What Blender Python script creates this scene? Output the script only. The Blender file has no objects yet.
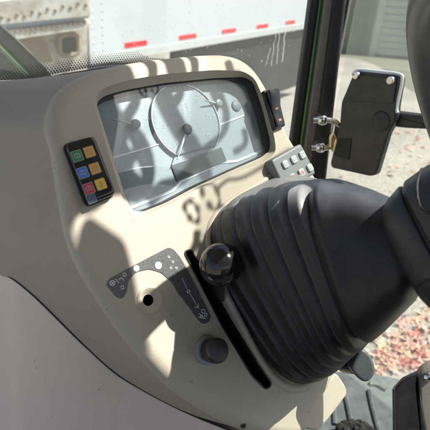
import bpy, bmesh, math, random
from mathutils import Vector, Matrix, noise
from mathutils.bvhtree import BVHTree
random.seed(7)
V = Vector
R_ = math.radians
scene = bpy.context.scene
COL = scene.collection

# ------------------------------------------------------------------ camera
FPX, HALF = 500.0, 215.0
CAM = V((0, 0, 2.0))
p, ro = R_(28), R_(5)
Fw = V((0, math.cos(p), -math.sin(p)))
U0 = V((0, math.sin(p), math.cos(p)))
R0 = V((1, 0, 0))
Rt = math.cos(ro) * R0 + math.sin(ro) * U0
Up = -math.sin(ro) * R0 + math.cos(ro) * U0
Z = V((0, 0, 1))
th, el = R_(40), R_(36)
T = V((-math.sin(th), math.cos(th), 0))      # tractor forward
UU = V((math.cos(th), math.sin(th), 0))      # tractor right
N = -math.cos(el) * T + math.sin(el) * Z     # dash face normal
VV = math.sin(el) * T + math.cos(el) * Z     # up along the dash face

cam_d = bpy.data.cameras.new('camera')
cam = bpy.data.objects.new('camera', cam_d)
COL.objects.link(cam)
M = Matrix((Rt, Up, -Fw)).transposed().to_4x4()
M.translation = CAM
cam.matrix_world = M
cam_d.sensor_width = 36
cam_d.lens = 36 * FPX / (2 * HALF)
cam_d.clip_start = 0.02
cam_d.clip_end = 2000
cam_d.dof.use_dof = True
cam_d.dof.focus_distance = 0.62
cam_d.dof.aperture_fstop = 11.0
scene.camera = cam


def ray(px, py):
    return Rt * ((px - HALF) / FPX) + Up * ((HALF - py) / FPX) + Fw


def at(px, py, d):
    return CAM + ray(px, py) * d


def onp(px, py, p0, n):
    r = ray(px, py)
    return CAM + r * ((p0 - CAM).dot(n) / r.dot(n))


P0 = at(185, 145, 0.60)


def pan(px, py, h=0.0):
    return onp(px, py, P0 + N * h, N)


# ------------------------------------------------------------------ materials
MATS = {}


def nd(nt, t, loc=None, **kw):
    n = nt.nodes.new(t)
    for k, v in kw.items():
        setattr(n, k, v)
    return n


def mat(name, col, rough=0.5, metal=0.0, spec=0.5, var=0.0, vscale=8.0, bump=0.0, bscale=400.0, bdist=0.001,
        rvar=0.0, speck=None, speck_scale=900.0, speck_amt=0.5, speck_lo=.5, speck_hi=.62, coat=0.0, dust=0.0, dust_col=(0.45, 0.42, 0.38), dust_scale=30.0,
        emit=None):
    m = bpy.data.materials.new(name)
    m.use_nodes = True
    nt = m.node_tree
    b = nt.nodes['Principled BSDF']
    L = nt.links
    tc = nd(nt, 'ShaderNodeNewGeometry')
    pos = tc.outputs['Position']
    b.inputs['Base Color'].default_value = (*col, 1)
    b.inputs['Roughness'].default_value = rough
    b.inputs['Metallic'].default_value = metal
    b.inputs['Specular IOR Level'].default_value = spec
    b.inputs['Coat Weight'].default_value = coat
    cur = None
    if var > 0:
        n = nd(nt, 'ShaderNodeTexNoise'); n.inputs['Scale'].default_value = vscale; n.inputs['Detail'].default_value = 6
        L.new(pos, n.inputs['Vector'])
        mx = nd(nt, 'ShaderNodeMix', data_type='RGBA')
        mx.inputs['A'].default_value = (*[c * (1 - var) for c in col], 1)
        mx.inputs['B'].default_value = (*[min(1, c * (1 + var)) for c in col], 1)
        L.new(n.outputs['Fac'], mx.inputs['Factor'])
        cur = mx.outputs['Result']
    if speck is not None:
        v = nd(nt, 'ShaderNodeTexNoise'); v.inputs['Scale'].default_value = speck_scale; v.inputs['Detail'].default_value = 2
        L.new(pos, v.inputs['Vector'])
        cr = nd(nt, 'ShaderNodeValToRGB')
        cr.color_ramp.elements[0].position = speck_lo; cr.color_ramp.elements[0].color = (0, 0, 0, 1)
        cr.color_ramp.elements[1].position = speck_hi; cr.color_ramp.elements[1].color = (speck_amt,) * 3 + (1,)
        L.new(v.outputs['Fac'], cr.inputs['Fac'])
        mx = nd(nt, 'ShaderNodeMix', data_type='RGBA')
        if cur: L.new(cur, mx.inputs['A'])
        else: mx.inputs['A'].default_value = (*col, 1)
        mx.inputs['B'].default_value = (*speck, 1)
        L.new(cr.outputs['Color'], mx.inputs['Factor'])
        cur = mx.outputs['Result']
    if dust > 0:
        v = nd(nt, 'ShaderNodeTexNoise'); v.inputs['Scale'].default_value = dust_scale; v.inputs['Detail'].default_value = 9
        v.inputs['Roughness'].default_value = 0.75
        L.new(pos, v.inputs['Vector'])
        cr = nd(nt, 'ShaderNodeValToRGB')
        cr.color_ramp.elements[0].position = 0.42; cr.color_ramp.elements[0].color = (0, 0, 0, 1)
        cr.color_ramp.elements[1].position = 0.8; cr.color_ramp.elements[1].color = (dust,) * 3 + (1,)
        L.new(v.outputs['Fac'], cr.inputs['Fac'])
        mx = nd(nt, 'ShaderNodeMix', data_type='RGBA')
        if cur: L.new(cur, mx.inputs['A'])
        else: mx.inputs['A'].default_value = (*col, 1)
        mx.inputs['B'].default_value = (*dust_col, 1)
        L.new(cr.outputs['Color'], mx.inputs['Factor'])
        cur = mx.outputs['Result']
    if cur: L.new(cur, b.inputs['Base Color'])
    if rvar > 0:
        n = nd(nt, 'ShaderNodeTexNoise'); n.inputs['Scale'].default_value = 40; n.inputs['Detail'].default_value = 5
        L.new(pos, n.inputs['Vector'])
        mr = nd(nt, 'ShaderNodeMapRange')
        mr.inputs['From Min'].default_value = .3; mr.inputs['From Max'].default_value = .7
        mr.inputs['To Min'].default_value = max(0.02, rough - rvar); mr.inputs['To Max'].default_value = min(1, rough + rvar)
        L.new(n.outputs['Fac'], mr.inputs['Value']); L.new(mr.outputs['Result'], b.inputs['Roughness'])
    if bump > 0:
        n = nd(nt, 'ShaderNodeTexNoise'); n.inputs['Scale'].default_value = bscale; n.inputs['Detail'].default_value = 3
        L.new(pos, n.inputs['Vector'])
        bp = nd(nt, 'ShaderNodeBump'); bp.inputs['Strength'].default_value = bump; bp.inputs['Distance'].default_value = bdist
        L.new(n.outputs['Fac'], bp.inputs['Height']); L.new(bp.outputs['Normal'], b.inputs['Normal'])
    if emit:
        b.inputs['Emission Color'].default_value = (*emit[0], 1); b.inputs['Emission Strength'].default_value = emit[1]
    MATS[name] = m
    return m


def paint_lit_tops(name, lo, hi, amt, col, nscale=60):
    """paints sunlit tops: lightens the upward faces of a material"""
    m = MATS[name]; nt = m.node_tree; L = nt.links; b = nt.nodes['Principled BSDF']
    src = b.inputs['Base Color'].links[0].from_socket
    g = nd(nt, 'ShaderNodeNewGeometry'); sx = nd(nt, 'ShaderNodeSeparateXYZ'); L.new(g.outputs['Normal'], sx.inputs[0])
    mr = nd(nt, 'ShaderNodeMapRange'); mr.inputs['From Min'].default_value = lo; mr.inputs['From Max'].default_value = hi
    L.new(sx.outputs['Z'], mr.inputs['Value'])
    n = nd(nt, 'ShaderNodeTexNoise'); n.inputs['Scale'].default_value = nscale; n.inputs['Detail'].default_value = 8; n.inputs['Roughness'].default_value = .7
    L.new(g.outputs['Position'], n.inputs['Vector'])
    m2 = nd(nt, 'ShaderNodeMapRange'); m2.inputs['From Min'].default_value = .3; m2.inputs['From Max'].default_value = .7
    m2.inputs['To Min'].default_value = amt * .6; m2.inputs['To Max'].default_value = amt
    L.new(n.outputs['Fac'], m2.inputs['Value'])
    mu = nd(nt, 'ShaderNodeMath', operation='MULTIPLY'); L.new(mr.outputs['Result'], mu.inputs[0]); L.new(m2.outputs['Result'], mu.inputs[1])
    mx = nd(nt, 'ShaderNodeMix', data_type='RGBA'); L.new(mu.outputs[0], mx.inputs['Factor']); L.new(src, mx.inputs['A'])
    mx.inputs['B'].default_value = (*col, 1); L.new(mx.outputs['Result'], b.inputs['Base Color'])


def glassmat(name, tint=(0.93, 0.96, 0.95), ior=1.5, dirt=0.06, dirt_col=(0.75, 0.75, 0.72), dscale=14.0, streak=0.0, rough=0.0, refl=None):
    m = bpy.data.materials.new(name); m.use_nodes = True
    nt = m.node_tree; nt.nodes.clear(); L = nt.links
    out = nd(nt, 'ShaderNodeOutputMaterial')
    tr = nd(nt, 'ShaderNodeBsdfTransparent'); tr.inputs['Color'].default_value = (*tint, 1)
    gl = nd(nt, 'ShaderNodeBsdfGlossy'); gl.inputs['Roughness'].default_value = rough
    fr = nd(nt, 'ShaderNodeFresnel')
    gb = nd(nt, 'ShaderNodeNewGeometry'); mi_ = nd(nt, 'ShaderNodeMapRange')
    mi_.inputs['To Min'].default_value = ior; mi_.inputs['To Max'].default_value = 1 / ior
    L.new(gb.outputs['Backfacing'], mi_.inputs['Value']); L.new(mi_.outputs['Result'], fr.inputs['IOR'])
    ms = nd(nt, 'ShaderNodeMixShader')
    if refl is None: L.new(fr.outputs[0], ms.inputs['Fac'])
    else: ms.inputs['Fac'].default_value = refl
    L.new(tr.outputs[0], ms.inputs[1]); L.new(gl.outputs[0], ms.inputs[2])
    df = nd(nt, 'ShaderNodeBsdfDiffuse'); df.inputs['Color'].default_value = (*dirt_col, 1)
    tl = nd(nt, 'ShaderNodeBsdfTranslucent'); tl.inputs['Color'].default_value = (*dirt_col, 1)
    dm = nd(nt, 'ShaderNodeMixShader'); dm.inputs['Fac'].default_value = 0.5
    L.new(df.outputs[0], dm.inputs[1]); L.new(tl.outputs[0], dm.inputs[2])
    g = nd(nt, 'ShaderNodeNewGeometry')
    n = nd(nt, 'ShaderNodeTexNoise'); n.inputs['Scale'].default_value = dscale; n.inputs['Detail'].default_value = 8; n.inputs['Roughness'].default_value = .7
    L.new(g.outputs['Position'], n.inputs['Vector'])
    mr = nd(nt, 'ShaderNodeMapRange'); mr.inputs['From Min'].default_value = .3; mr.inputs['From Max'].default_value = .75
    mr.inputs['To Min'].default_value = dirt * .5; mr.inputs['To Max'].default_value = dirt * 1.5
    L.new(n.outputs['Fac'], mr.inputs['Value'])
    m2 = nd(nt, 'ShaderNodeMixShader')
    L.new(mr.outputs['Result'], m2.inputs['Fac']); L.new(ms.outputs[0], m2.inputs[1]); L.new(dm.outputs[0], m2.inputs[2])
    L.new(m2.outputs[0], out.inputs['Surface'])
    MATS[name] = m
    return m


BEIGE = (0.475, 0.43, 0.345)
SPK = dict(speck=(.14, .12, .10), speck_scale=170, speck_amt=.75, speck_lo=.74, speck_hi=.76)
mat('beige', BEIGE, .52, spec=.4, bump=.5, bscale=1000, bdist=.0005, var=.06, vscale=9, rvar=.08, dust=.22, dust_col=(.58, .54, .46), dust_scale=22, **SPK)
mat('dark_beige', (0.37, 0.325, 0.275), .58, spec=.35, bump=.5, bscale=1000, bdist=.0005, var=.06, vscale=7, rvar=.08, dust=.22, dust_col=(.47, .43, .37), dust_scale=20, **SPK)  # beige darkened to stand for shading on the side of the shell
mat('side_tan', (0.78, 0.665, 0.57), .6, spec=.35, bump=.5, bscale=1000, bdist=.0005, var=.06, vscale=6, rvar=.08, dust=.25, dust_col=(.56, .51, .46), dust_scale=16, **SPK)
mat('seam_dark', (.02, .02, .022), .7)
mat('cab_dark', (.035, .034, .033), .7)
mat('recess_black', (.012, .012, .013), .6, bump=.2, bscale=900, bdist=.0003)
mat('black_gloss', (.010, .010, .011), .12, spec=.6, dust=.05, dust_scale=60)
mat('case_black', (.028, .028, .028), .38, bump=.3, bscale=900, bdist=.0003, dust=.15, dust_scale=40, rvar=.08)
mat('black_satin', (.018, .018, .019), .42, bump=.15, bscale=1500, bdist=.0002, dust=.08, dust_scale=50, rvar=.06)
mat('rubber', (.0085, .0085, .0105), .42, spec=.42, bump=.2, bscale=1200, bdist=.0003, dust=.06, dust_col=(.26, .25, .24), dust_scale=120, rvar=.05)
mat('rubber_sleeve', (.0075, .0075, .0095), .44, spec=.42, bump=.2, bscale=1200, bdist=.0003, dust=.05, dust_col=(.2, .2, .2), dust_scale=120, rvar=.05)
paint_lit_tops('rubber', .38, .92, .95, (.30, .305, .315))  # upward faces painted pale to stand for sun on the fold tops
mat('rubber_lit_crest', (.026, .026, .029), .42, spec=.5, bump=.2, bscale=1200, bdist=.0003, dust=.25, dust_col=(.07, .07, .072), dust_scale=90)  # paler rubber painting the lit rims of the folds
paint_lit_tops('rubber_lit_crest', .38, .92, .95, (.36, .365, .37))
paint_lit_tops('rubber_sleeve', .6, 1.0, .55, (.16, .175, .21))  # bluish pale top painted as light on the sleeve
mat('grey_satin', (.016, .016, .018), .42, spec=.5, bump=.3, bscale=1700, bdist=.0003, dust=.05, dust_scale=90, rvar=.06)
mat('rim_grey', (.10, .098, .096), .34, spec=.5, bump=.3, bscale=1400, bdist=.0004, dust=.2, dust_scale=25)
mat('panel_silver', (.31, .36, .385), .45, metal=.0, speck=(.50, .57, .60), speck_scale=1600, speck_amt=.6)
mat('dial_face', (.24, .295, .32), .45, speck=(.40, .47, .50), speck_scale=1700, speck_amt=.6)
mat('lcd', (.085, .10, .105), .25)
mat('bright_trim', (.80, .84, .86), .25, metal=.15)
mat('white_print', (.85, .87, .87), .5)
mat('dial_print', (.60, .65, .67), .5)
mat('grey_print', (.20, .24, .26), .5)
mat('needle', (.42, .46, .48), .35)
mat('hub_cap', (.22, .25, .27), .3)
mat('decal_grey', (.045, .046, .048), .34, spec=.7, speck=(.34, .345, .35), speck_scale=2600, speck_amt=.75)
mat('icon_green', (.03, .23, .08), .45); mat('icon_amber', (.75, .37, .03), .45); mat('icon_blue', (.03, .20, .62), .45)
mat('icon_red', (.55, .035, .06), .45); mat('icon_yellow', (.85, .50, .02), .4); mat('icon_slate', (.07, .12, .17), .3)
mat('icon_border', (.34, .34, .31), .5)
mat('key_grey', (.42, .45, .46), .5, bump=.1, bscale=1500, bdist=.0002)
mat('case_grey', (.19, .21, .215), .45, bump=.15, bscale=1500, bdist=.0003)
mat('mark_red', (.7, .06, .03), .4); mat('mark_orange', (.5, .13, .05), .4)
mat('ring_grey', (.27, .29, .31), .35, spec=.6)
mat('paddle_grey', (.10, .108, .115), .38, spec=.6, dust=.2, dust_scale=60, bump=.2, bscale=1200, bdist=.0003)
mat('knob_black', (.014, .015, .017), .38, bump=.15, bscale=1200, bdist=.0003, dust=.12, dust_scale=60)
mat('chrome', (.78, .76, .72), .16, metal=1.0, rvar=.08, var=.2, vscale=90)
mat('zinc', (.70, .62, .38), .28, metal=1.0, var=.3, vscale=70)
mat('green_paint', (.04, .15, .03), .3, coat=.4, dust=.2, dust_scale=20)
mat('green_dark', (.02, .055, .03), .35, coat=.3, dust=.2, dust_scale=20)
mat('seal_black', (.010, .010, .010), .6, bump=.2, bscale=300, bdist=.001)
mat('post_grey', (.16, .155, .145), .5, dust=.2, dust_scale=20)
mat('shadow_caster_tan', (.42, .39, .34), .9)
mat('mat_rubber', (.075, .09, .098), .6, bump=.4, bscale=500, bdist=.001, dust=.5, dust_col=(.30, .30, .28), dust_scale=25, var=.15, vscale=15)
mat('fuzz', (.03, .028, .027), .95, bump=.9, bscale=300, bdist=.004)
mat('trailer_white', (.46, .495, .51), .4, var=.03, vscale=1.2, dust=.15, dust_col=(.55, .55, .52), dust_scale=2)
mat('trailer_rail', (.58, .60, .61), .35, metal=.3, dust=.3, dust_col=(.4, .4, .38), dust_scale=4)
mat('tape_red', (.62, .025, .035), .35); mat('under_dark', (.014, .014, .015), .7, var=.3, vscale=3)
mat('tyre', (.02, .02, .02), .8)
mat('rust_white', (.68, .66, .60), .55, var=.1, vscale=5, dust=.95, dust_col=(.26, .15, .06), dust_scale=9)
mat('rust_tan', (.33, .27, .19), .7, var=.2, vscale=5, dust=.6, dust_col=(.2, .12, .06), dust_scale=6)
mat('window_dark', (.02, .03, .03), .08)
mat('painted_shade', (.13, .135, .10), .95, var=.3, vscale=6, bump=.5, bscale=40, bdist=.01)  # olive tone stands for shaded ground
mat('stucco', (.21, .225, .165), .9, var=.1, vscale=1.2, bump=.5, bscale=30, bdist=.01)
mat('slat_white', (.40, .43, .365), .5, var=.05, vscale=2)
mat('bark', (.10, .075, .05), .9, bump=.8, bscale=20, bdist=.02)
mat('leaf_red', (.42, .085, .065), .6, var=.35, vscale=14); mat('leaf_pink', (.60, .33, .25), .6, var=.3, vscale=14)
mat('leaf_tan', (.56, .41, .26), .65, var=.3, vscale=14)
glassmat('windscreen_glass', (.94, .97, .96), dirt=.038, dirt_col=(.85, .86, .84), dscale=9)
glassmat('door_glass', (.95, .975, .955), dirt=.075, dirt_col=(.7, .75, .68), dscale=7)
glassmat('lens', (.95, .97, .98), dirt=.03, dscale=30)
glassmat('water', (.97, .99, .99), dirt=.32, dirt_col=(.9, .9, .9), dscale=60)


def ground_mat():
    m = bpy.data.materials.new('asphalt'); m.use_nodes = True
    nt = m.node_tree; L = nt.links; b = nt.nodes['Principled BSDF']
    g = nd(nt, 'ShaderNodeNewGeometry')
    n1 = nd(nt, 'ShaderNodeTexNoise'); n1.inputs['Scale'].default_value = 1.3; n1.inputs['Detail'].default_value = 6
    n2 = nd(nt, 'ShaderNodeTexVoronoi'); n2.inputs['Scale'].default_value = 70
    n3 = nd(nt, 'ShaderNodeTexNoise'); n3.inputs['Scale'].default_value = 35; n3.inputs['Detail'].default_value = 5
    for n in (n1, n2, n3): L.new(g.outputs['Position'], n.inputs['Vector'])
    c1 = nd(nt, 'ShaderNodeValToRGB')
    c1.color_ramp.elements[0].position = .3; c1.color_ramp.elements[0].color = (.25, .235, .205, 1)
    c1.color_ramp.elements[1].position = .75; c1.color_ramp.elements[1].color = (.39, .37, .325, 1)
    L.new(n1.outputs['Fac'], c1.inputs['Fac'])
    c3 = nd(nt, 'ShaderNodeValToRGB')
    c3.color_ramp.elements[0].position = .36; c3.color_ramp.elements[0].color = (.55, .55, .55, 1)
    c3.color_ramp.elements[1].position = .66; c3.color_ramp.elements[1].color = (1.25, 1.25, 1.25, 1)
    L.new(n3.outputs['Fac'], c3.inputs['Fac'])
    mx = nd(nt, 'ShaderNodeMix', data_type='RGBA', blend_type='MULTIPLY'); mx.inputs['Factor'].default_value = 1
    L.new(c1.outputs['Color'], mx.inputs['A']); L.new(c3.outputs['Color'], mx.inputs['B'])
    L.new(mx.outputs['Result'], b.inputs['Base Color'])
    b.inputs['Roughness'].default_value = .9
    bp = nd(nt, 'ShaderNodeBump'); bp.inputs['Strength'].default_value = .6; bp.inputs['Distance'].default_value = .01
    L.new(n2.outputs['Distance'], bp.inputs['Height']); L.new(bp.outputs['Normal'], b.inputs['Normal'])
    MATS['asphalt'] = m


ground_mat()

# ------------------------------------------------------------------ mesh tools
WL = {}


class MB:
    def __init__(s):
        s.v, s.f, s.m = [], [], []

    def add(s, vs, fs, mi=0):
        o = len(s.v)
        s.v += [V(x) for x in vs]
        for f in fs:
            s.f.append([o + i for i in f]); s.m.append(mi)
        return o

    def loft(s, rings, closed=True, cap0=False, cap1=False, mi=0):
        n = len(rings[0]); vs = [q for r in rings for q in r]; fs = []
        for k in range(len(rings) - 1):
            for i in range(n if closed else n - 1):
                j = (i + 1) % n
                fs.append((k * n + i, k * n + j, (k + 1) * n + j, (k + 1) * n + i))
        if cap0: fs.append(tuple(range(n))[::-1])
        if cap1: fs.append(tuple((len(rings) - 1) * n + i for i in range(n)))
        s.add(vs, fs, mi)

    def prism(s, loop, d, bev=0.0, mi=0, seg=3):
        """loop of 3D points (planar), raised along vector d with rounded top edge"""
        h = d.length; dn = d.normalized()
        rings = [list(loop)]
        if bev > 0:
            for k in range(seg + 1):
                a = k / seg * math.pi / 2
                ins = inset(loop, dn, bev * (1 - math.cos(a)))
                rings.append([q + dn * (h - bev + bev * math.sin(a)) for q in ins])
            cen = sum(rings[-1], V()) / len(rings[-1])
            rings.append([q + (cen - q) * .05 for q in rings[-1]])
        else:
            rings.append([q + d for q in loop])
        s.loft(rings, True, True, True, mi)

    def box(s, c, ax, ay, az, mi=0):
        """centre, three half vectors"""
        vs = [c + ax * i + ay * j + az * k for i in (-1, 1) for j in (-1, 1) for k in (-1, 1)]
        s.add(vs, [(0, 1, 3, 2), (4, 6, 7, 5), (0, 4, 5, 1), (2, 3, 7, 6), (0, 2, 6, 4), (1, 5, 7, 3)], mi)

    def tube(s, pts, r, n=12, mi=0, caps=True, rs=None):
        rings = []
        pts = [V(q) for q in pts]
        up = None
        for k, q in enumerate(pts):
            a = pts[max(0, k - 1)]; b = pts[min(len(pts) - 1, k + 1)]
            t = (b - a).normalized()
            if up is None:
                up = t.orthogonal().normalized()
            up = (up - t * up.dot(t)).normalized()
            w = t.cross(up)
            rr = rs[k] if rs else r
            rings.append([q + (up * math.cos(2 * math.pi * i / n) + w * math.sin(2 * math.pi * i / n)) * rr for i in range(n)])
        s.loft(rings, True, caps, caps, mi)

    def lathe(s, c, ax, prof, n=48, mi=0, cap0=False, cap1=False):
        ax = ax.normalized(); e1 = ax.orthogonal().normalized(); e2 = ax.cross(e1)
        rings = [[c + ax * h + (e1 * math.cos(2 * math.pi * i / n) + e2 * math.sin(2 * math.pi * i / n)) * r for i in range(n)] for r, h in prof]
        s.loft(rings, True, cap0, cap1, mi)

    def torus(s, c, e1, e2, R, r, n=64, m=10, mi=0, a0=0, a1=2 * math.pi, squash=1.0):
        full = abs(a1 - a0 - 2 * math.pi) < 1e-6
        ax = e1.cross(e2).normalized(); rings = []
        cnt = n if full else n + 1
        for k in range(cnt):
            a = a0 + (a1 - a0) * k / n
            d = e1 * math.cos(a) + e2 * math.sin(a)
            rings.append([c + d * (R + r * math.cos(2 * math.pi * i / m)) + ax * (r * squash * math.sin(2 * math.pi * i / m)) for i in range(m)])
        if full: rings.append(rings[0])
        s.loft(rings, True, not full, not full, mi)

    def text(s, txt, o, xd, yd, size, lift=0.0003, mi=0, align='CENTER'):
        cu = bpy.data.curves.new('t', 'FONT'); cu.body = txt; cu.size = size
        cu.align_x = align; cu.align_y = 'CENTER'; cu.resolution_u = 3
        ob = bpy.data.objects.new('t', cu); COL.objects.link(ob)
        dg = bpy.context.evaluated_depsgraph_get()
        me = ob.evaluated_get(dg).to_mesh()
        nz = xd.cross(yd).normalized()
        s.add([o + xd * q.co.x + yd * q.co.y + nz * lift for q in me.vertices], [tuple(f.vertices) for f in me.polygons], mi)
        ob.evaluated_get(dg).to_mesh_clear()
        bpy.data.objects.remove(ob); bpy.data.curves.remove(cu)

    def build(s, name, mats, parent=None, smooth=40, recalc=True, centre=None, merge=True):
        me = bpy.data.meshes.new(name)
        c = centre if centre is not None else sum(s.v, V()) / max(1, len(s.v))
        me.from_pydata([q - c for q in s.v], [], s.f)
        ms = mats if isinstance(mats, (list, tuple)) else [mats]
        for m in ms: me.materials.append(MATS[m])
        for pl, mi in zip(me.polygons, s.m): pl.material_index = mi
        bm = bmesh.new(); bm.from_mesh(me)
        if merge: bmesh.ops.remove_doubles(bm, verts=bm.verts, dist=1e-6)
        if recalc: bmesh.ops.recalc_face_normals(bm, faces=bm.faces)
        bm.to_mesh(me); bm.free()
        if smooth:
            me.shade_smooth(); me.set_sharp_from_angle(angle=R_(smooth))
        ob = bpy.data.objects.new(name, me); COL.objects.link(ob)
        WL[ob] = c
        if parent:
            ob.parent = parent; ob.location = c - WL[parent]
        else:
            ob.location = c
        return ob


def inset(loop, n, amt):
    if amt == 0: return list(loop)
    L = len(loop); out = []
    area = V()
    for i in range(L): area += loop[i].cross(loop[(i + 1) % L])
    sgn = 1 if area.dot(n) > 0 else -1
    for i in range(L):
        a, b, c = loop[i - 1], loop[i], loop[(i + 1) % L]
        d1 = (b - a).normalized(); d2 = (c - b).normalized()
        n1 = n.cross(d1) * sgn; n2 = n.cross(d2) * sgn
        m = n1 + n2
        if m.length < 1e-6: m = n1
        m.normalize()
        k = max(.5, m.dot(n1))
        out.append(b + m * amt / k)
    return out


def cr_loop(P, per=6, closed=True):
    """Catmull-Rom through points (tuples or Vectors)"""
    P = [V(q) for q in P]; n = len(P); out = []
    for i in range(n if closed else n - 1):
        if closed: a, b, c, d = P[i - 1], P[i], P[(i + 1) % n], P[(i + 2) % n]
        else: a, b, c, d = P[max(0, i - 1)], P[i], P[i + 1], P[min(n - 1, i + 2)]
        for k in range(per):
            t = k / per
            out.append(.5 * ((2 * b) + (c - a) * t + (2 * a - 5 * b + 4 * c - d) * t * t + (3 * b - a - 3 * c + d) * t ** 3))
    if not closed: out.append(P[-1].copy())
    return out


def round_poly(P, r, seg=5):
    """round corners of planar 3D polygon, r radius in m"""
    out = []; n = len(P)
    for i in range(n):
        a, b, c = P[i - 1], P[i], P[(i + 1) % n]
        la = (a - b).length; lc = (c - b).length
        d = min(r, la * .45, lc * .45)
        s = b + (a - b).normalized() * d; e = b + (c - b).normalized() * d
        for k in range(seg + 1):
            t = k / seg
            out.append((1 - t) ** 2 * s + 2 * t * (1 - t) * b + t * t * e)
    return out


def bil(c4, s, t):
    return (c4[0] * (1 - s) + c4[1] * s) * (1 - t) + (c4[3] * (1 - s) + c4[2] * s) * t


def empty(name, loc, label, cat, group=None):
    o = bpy.data.objects.new(name, None); COL.objects.link(o); o.location = loc; WL[o] = V(loc)
    o.empty_display_size = .05
    tag(o, label, cat, group)
    return o


def tag(o, label, cat, group=None, kind=None):
    if label: o['label'] = label
    if cat: o['category'] = cat
    if group: o['group'] = group
    if kind: o['kind'] = kind
    return o


# ------------------------------------------------------------------ light
S = V((.545, .05, .835)).normalized()
sun_az = math.atan2(S.x, S.y); sun_el = math.asin(S.z)
sd = bpy.data.lights.new('sun', 'SUN'); sd.energy = 4.9; sd.angle = R_(.53); sd.color = (1, .955, .88)
so = bpy.data.objects.new('sun', sd); COL.objects.link(so); so.location = (5, 0, 8)
so.rotation_euler = S.to_track_quat('Z', 'Y').to_euler()
w = bpy.data.worlds.new('World'); scene.world = w; w.use_nodes = True
nt = w.node_tree
sky = nt.nodes.new('ShaderNodeTexSky'); sky.sky_type = 'NISHITA'; sky.sun_disc = False
sky.sun_elevation = sun_el; sky.sun_rotation = sun_az; sky.altitude = 100; sky.air_density = .8; sky.dust_density = 3.0; sky.ozone_density = .4
bg = nt.nodes['Background']; bg.inputs['Strength'].default_value = .104
nt.links.new(sky.outputs[0], bg.inputs['Color'])
scene.view_settings.view_transform = 'Standard'; scene.view_settings.look = 'None'
scene.view_settings.exposure = .90; scene.view_settings.gamma = 1
scene.cycles.max_bounces = 10; scene.cycles.transparent_max_bounces = 24
scene.cycles.use_denoising = True
scene.cycles.caustics_reflective = False; scene.cycles.caustics_refractive = False

# ------------------------------------------------------------------ dashboard console
dash = empty('dashboard_console', P0 - N * .1 - Z * .1, 'beige moulded tractor dashboard with instrument cluster and black switches', 'dashboard')
A = [(66, 150), (62, 125), (72, 100), (98, 83), (135, 72), (180, 65), (225, 62), (247, 69), (263, 90), (275, 118), (290, 145), (308, 172),
     (325, 200), (345, 250), (346, 320), (330, 374), (314, 402), (299, 427), (250, 417), (190, 381), (147, 339), (109, 289), (85, 249), (74, 205)]
per = 7
Aloop = cr_loop([pan(*q) for q in A], per)
outw = inset(Aloop, N, -1.0)
odir = [(b - a).normalized() for a, b in zip(Aloop, outw)]
nA = len(Aloop)
# fillet width per control point (m)
FW = [.012, .014, .016, .016, .015, .014, .014, .013, .012, .011, .01, .01, .01, .01, .01, .01, .01, .012, .016, .017, .015, .013, .011, .011]


def lerp_c(lst, i):
    k = i / per; a = int(k) % len(lst); b = (a + 1) % len(lst); t = k - int(k)
    return lst[a] * (1 - t) + lst[b] * t


rings = []
SEG = 8
for k in range(SEG + 1):
    a = k / SEG * R_(72)
    rings.append([Aloop[i] + odir[i] * (lerp_c(FW, i) * math.sin(a)) - N * (lerp_c(FW, i) * (1 - math.cos(a))) for i in range(nA)])
Bring = rings[-1]
TD = (T - .2 * Z)
side = [.22, .2, .1, .0, 0, 0, 0, 0, .05, .1, .1, .1, .1, .1, .1, .1, .1, 0, .05, .1, .16, .2, .22, .22]
drop = [0, 0, .02, .05, .1, .15, .2, .2, .2, .2, .2, .2, .2, .2, .2, .3, .5, .55, .5, .42, .34, .26, .14, .05]
for sk in (.006, .015, .03, .06, .1, .16, .24, .32, .40):
    rg = []
    for i in range(nA):
        o = odir[i]; hor = UU * (1 if o.dot(UU) > 0 else -1) * abs(o.dot(UU))
        q = Bring[i] + TD * sk + hor * lerp_c(side, i) * sk * 1.0 - Z * lerp_c(drop, i) * sk
        rg.append(q)
    rings.append(rg)
sh = MB(); sh.loft(rings, True)
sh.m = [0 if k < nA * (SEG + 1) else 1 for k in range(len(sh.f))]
shell = sh.build('shell', ['beige', 'dark_beige'], dash, smooth=50)
# BVH of shell in world space
bvh = BVHTree.FromPolygons([q for r in rings for q in r], [tuple(f) for f in sh.f])
lenring = len(rings)

# face sheet with openings
CL = [(96, 103), (104, 96), (125, 90), (165, 83), (215, 78), (244, 77), (253, 82), (262, 108), (270, 140), (270, 150), (262, 157), (230, 171), (195, 187),
      (165, 203), (142, 212), (132, 210), (127, 201), (112, 153)]
CLO = [(93, 100), (101, 89), (125, 80.5), (165, 74), (215, 70), (243, 71), (254.5, 78), (267, 106), (275, 140), (276, 152), (266, 161), (231, 174.5), (195, 190.5),
       (165, 206.5), (141, 215.5), (129, 213), (123.5, 202), (109, 154)]
FUN = .013
cl_face = round_poly([pan(*q, -FUN) for q in CL], .010, 4)
cl_out = round_poly([pan(*q) for q in CLO], .013, 4)
sock = pan(150, 300)
RS = .0155
sock_loop = [sock + (UU * math.cos(a) + VV * math.sin(a)) * RS for a in [2 * math.pi * i / 40 for i in range(40)]]
slot_c = [pan(184.5, 252), pan(190.5, 250), pan(231, 322), pan(258, 366), pan(271, 384), pan(266, 389), pan(252, 375), pan(222, 325)]
slot_loop = round_poly(slot_c, .004, 3)


def face_fill(outer, holes):
    bm = bmesh.new(); es = []
    for lp in [outer] + holes:
        vs = [bm.verts.new(q) for q in lp]
        for i in range(len(vs)): es.append(bm.edges.new((vs[i], vs[(i + 1) % len(vs)])))
    bmesh.ops.triangle_fill(bm, use_beauty=True, use_dissolve=False, edges=es, normal=N)
    vs = [v.co.copy() for v in bm.verts]; bm.verts.index_update()
    fs = [tuple(v.index for v in f.verts) for f in bm.faces]
    bm.free()
    return vs, fs


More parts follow.
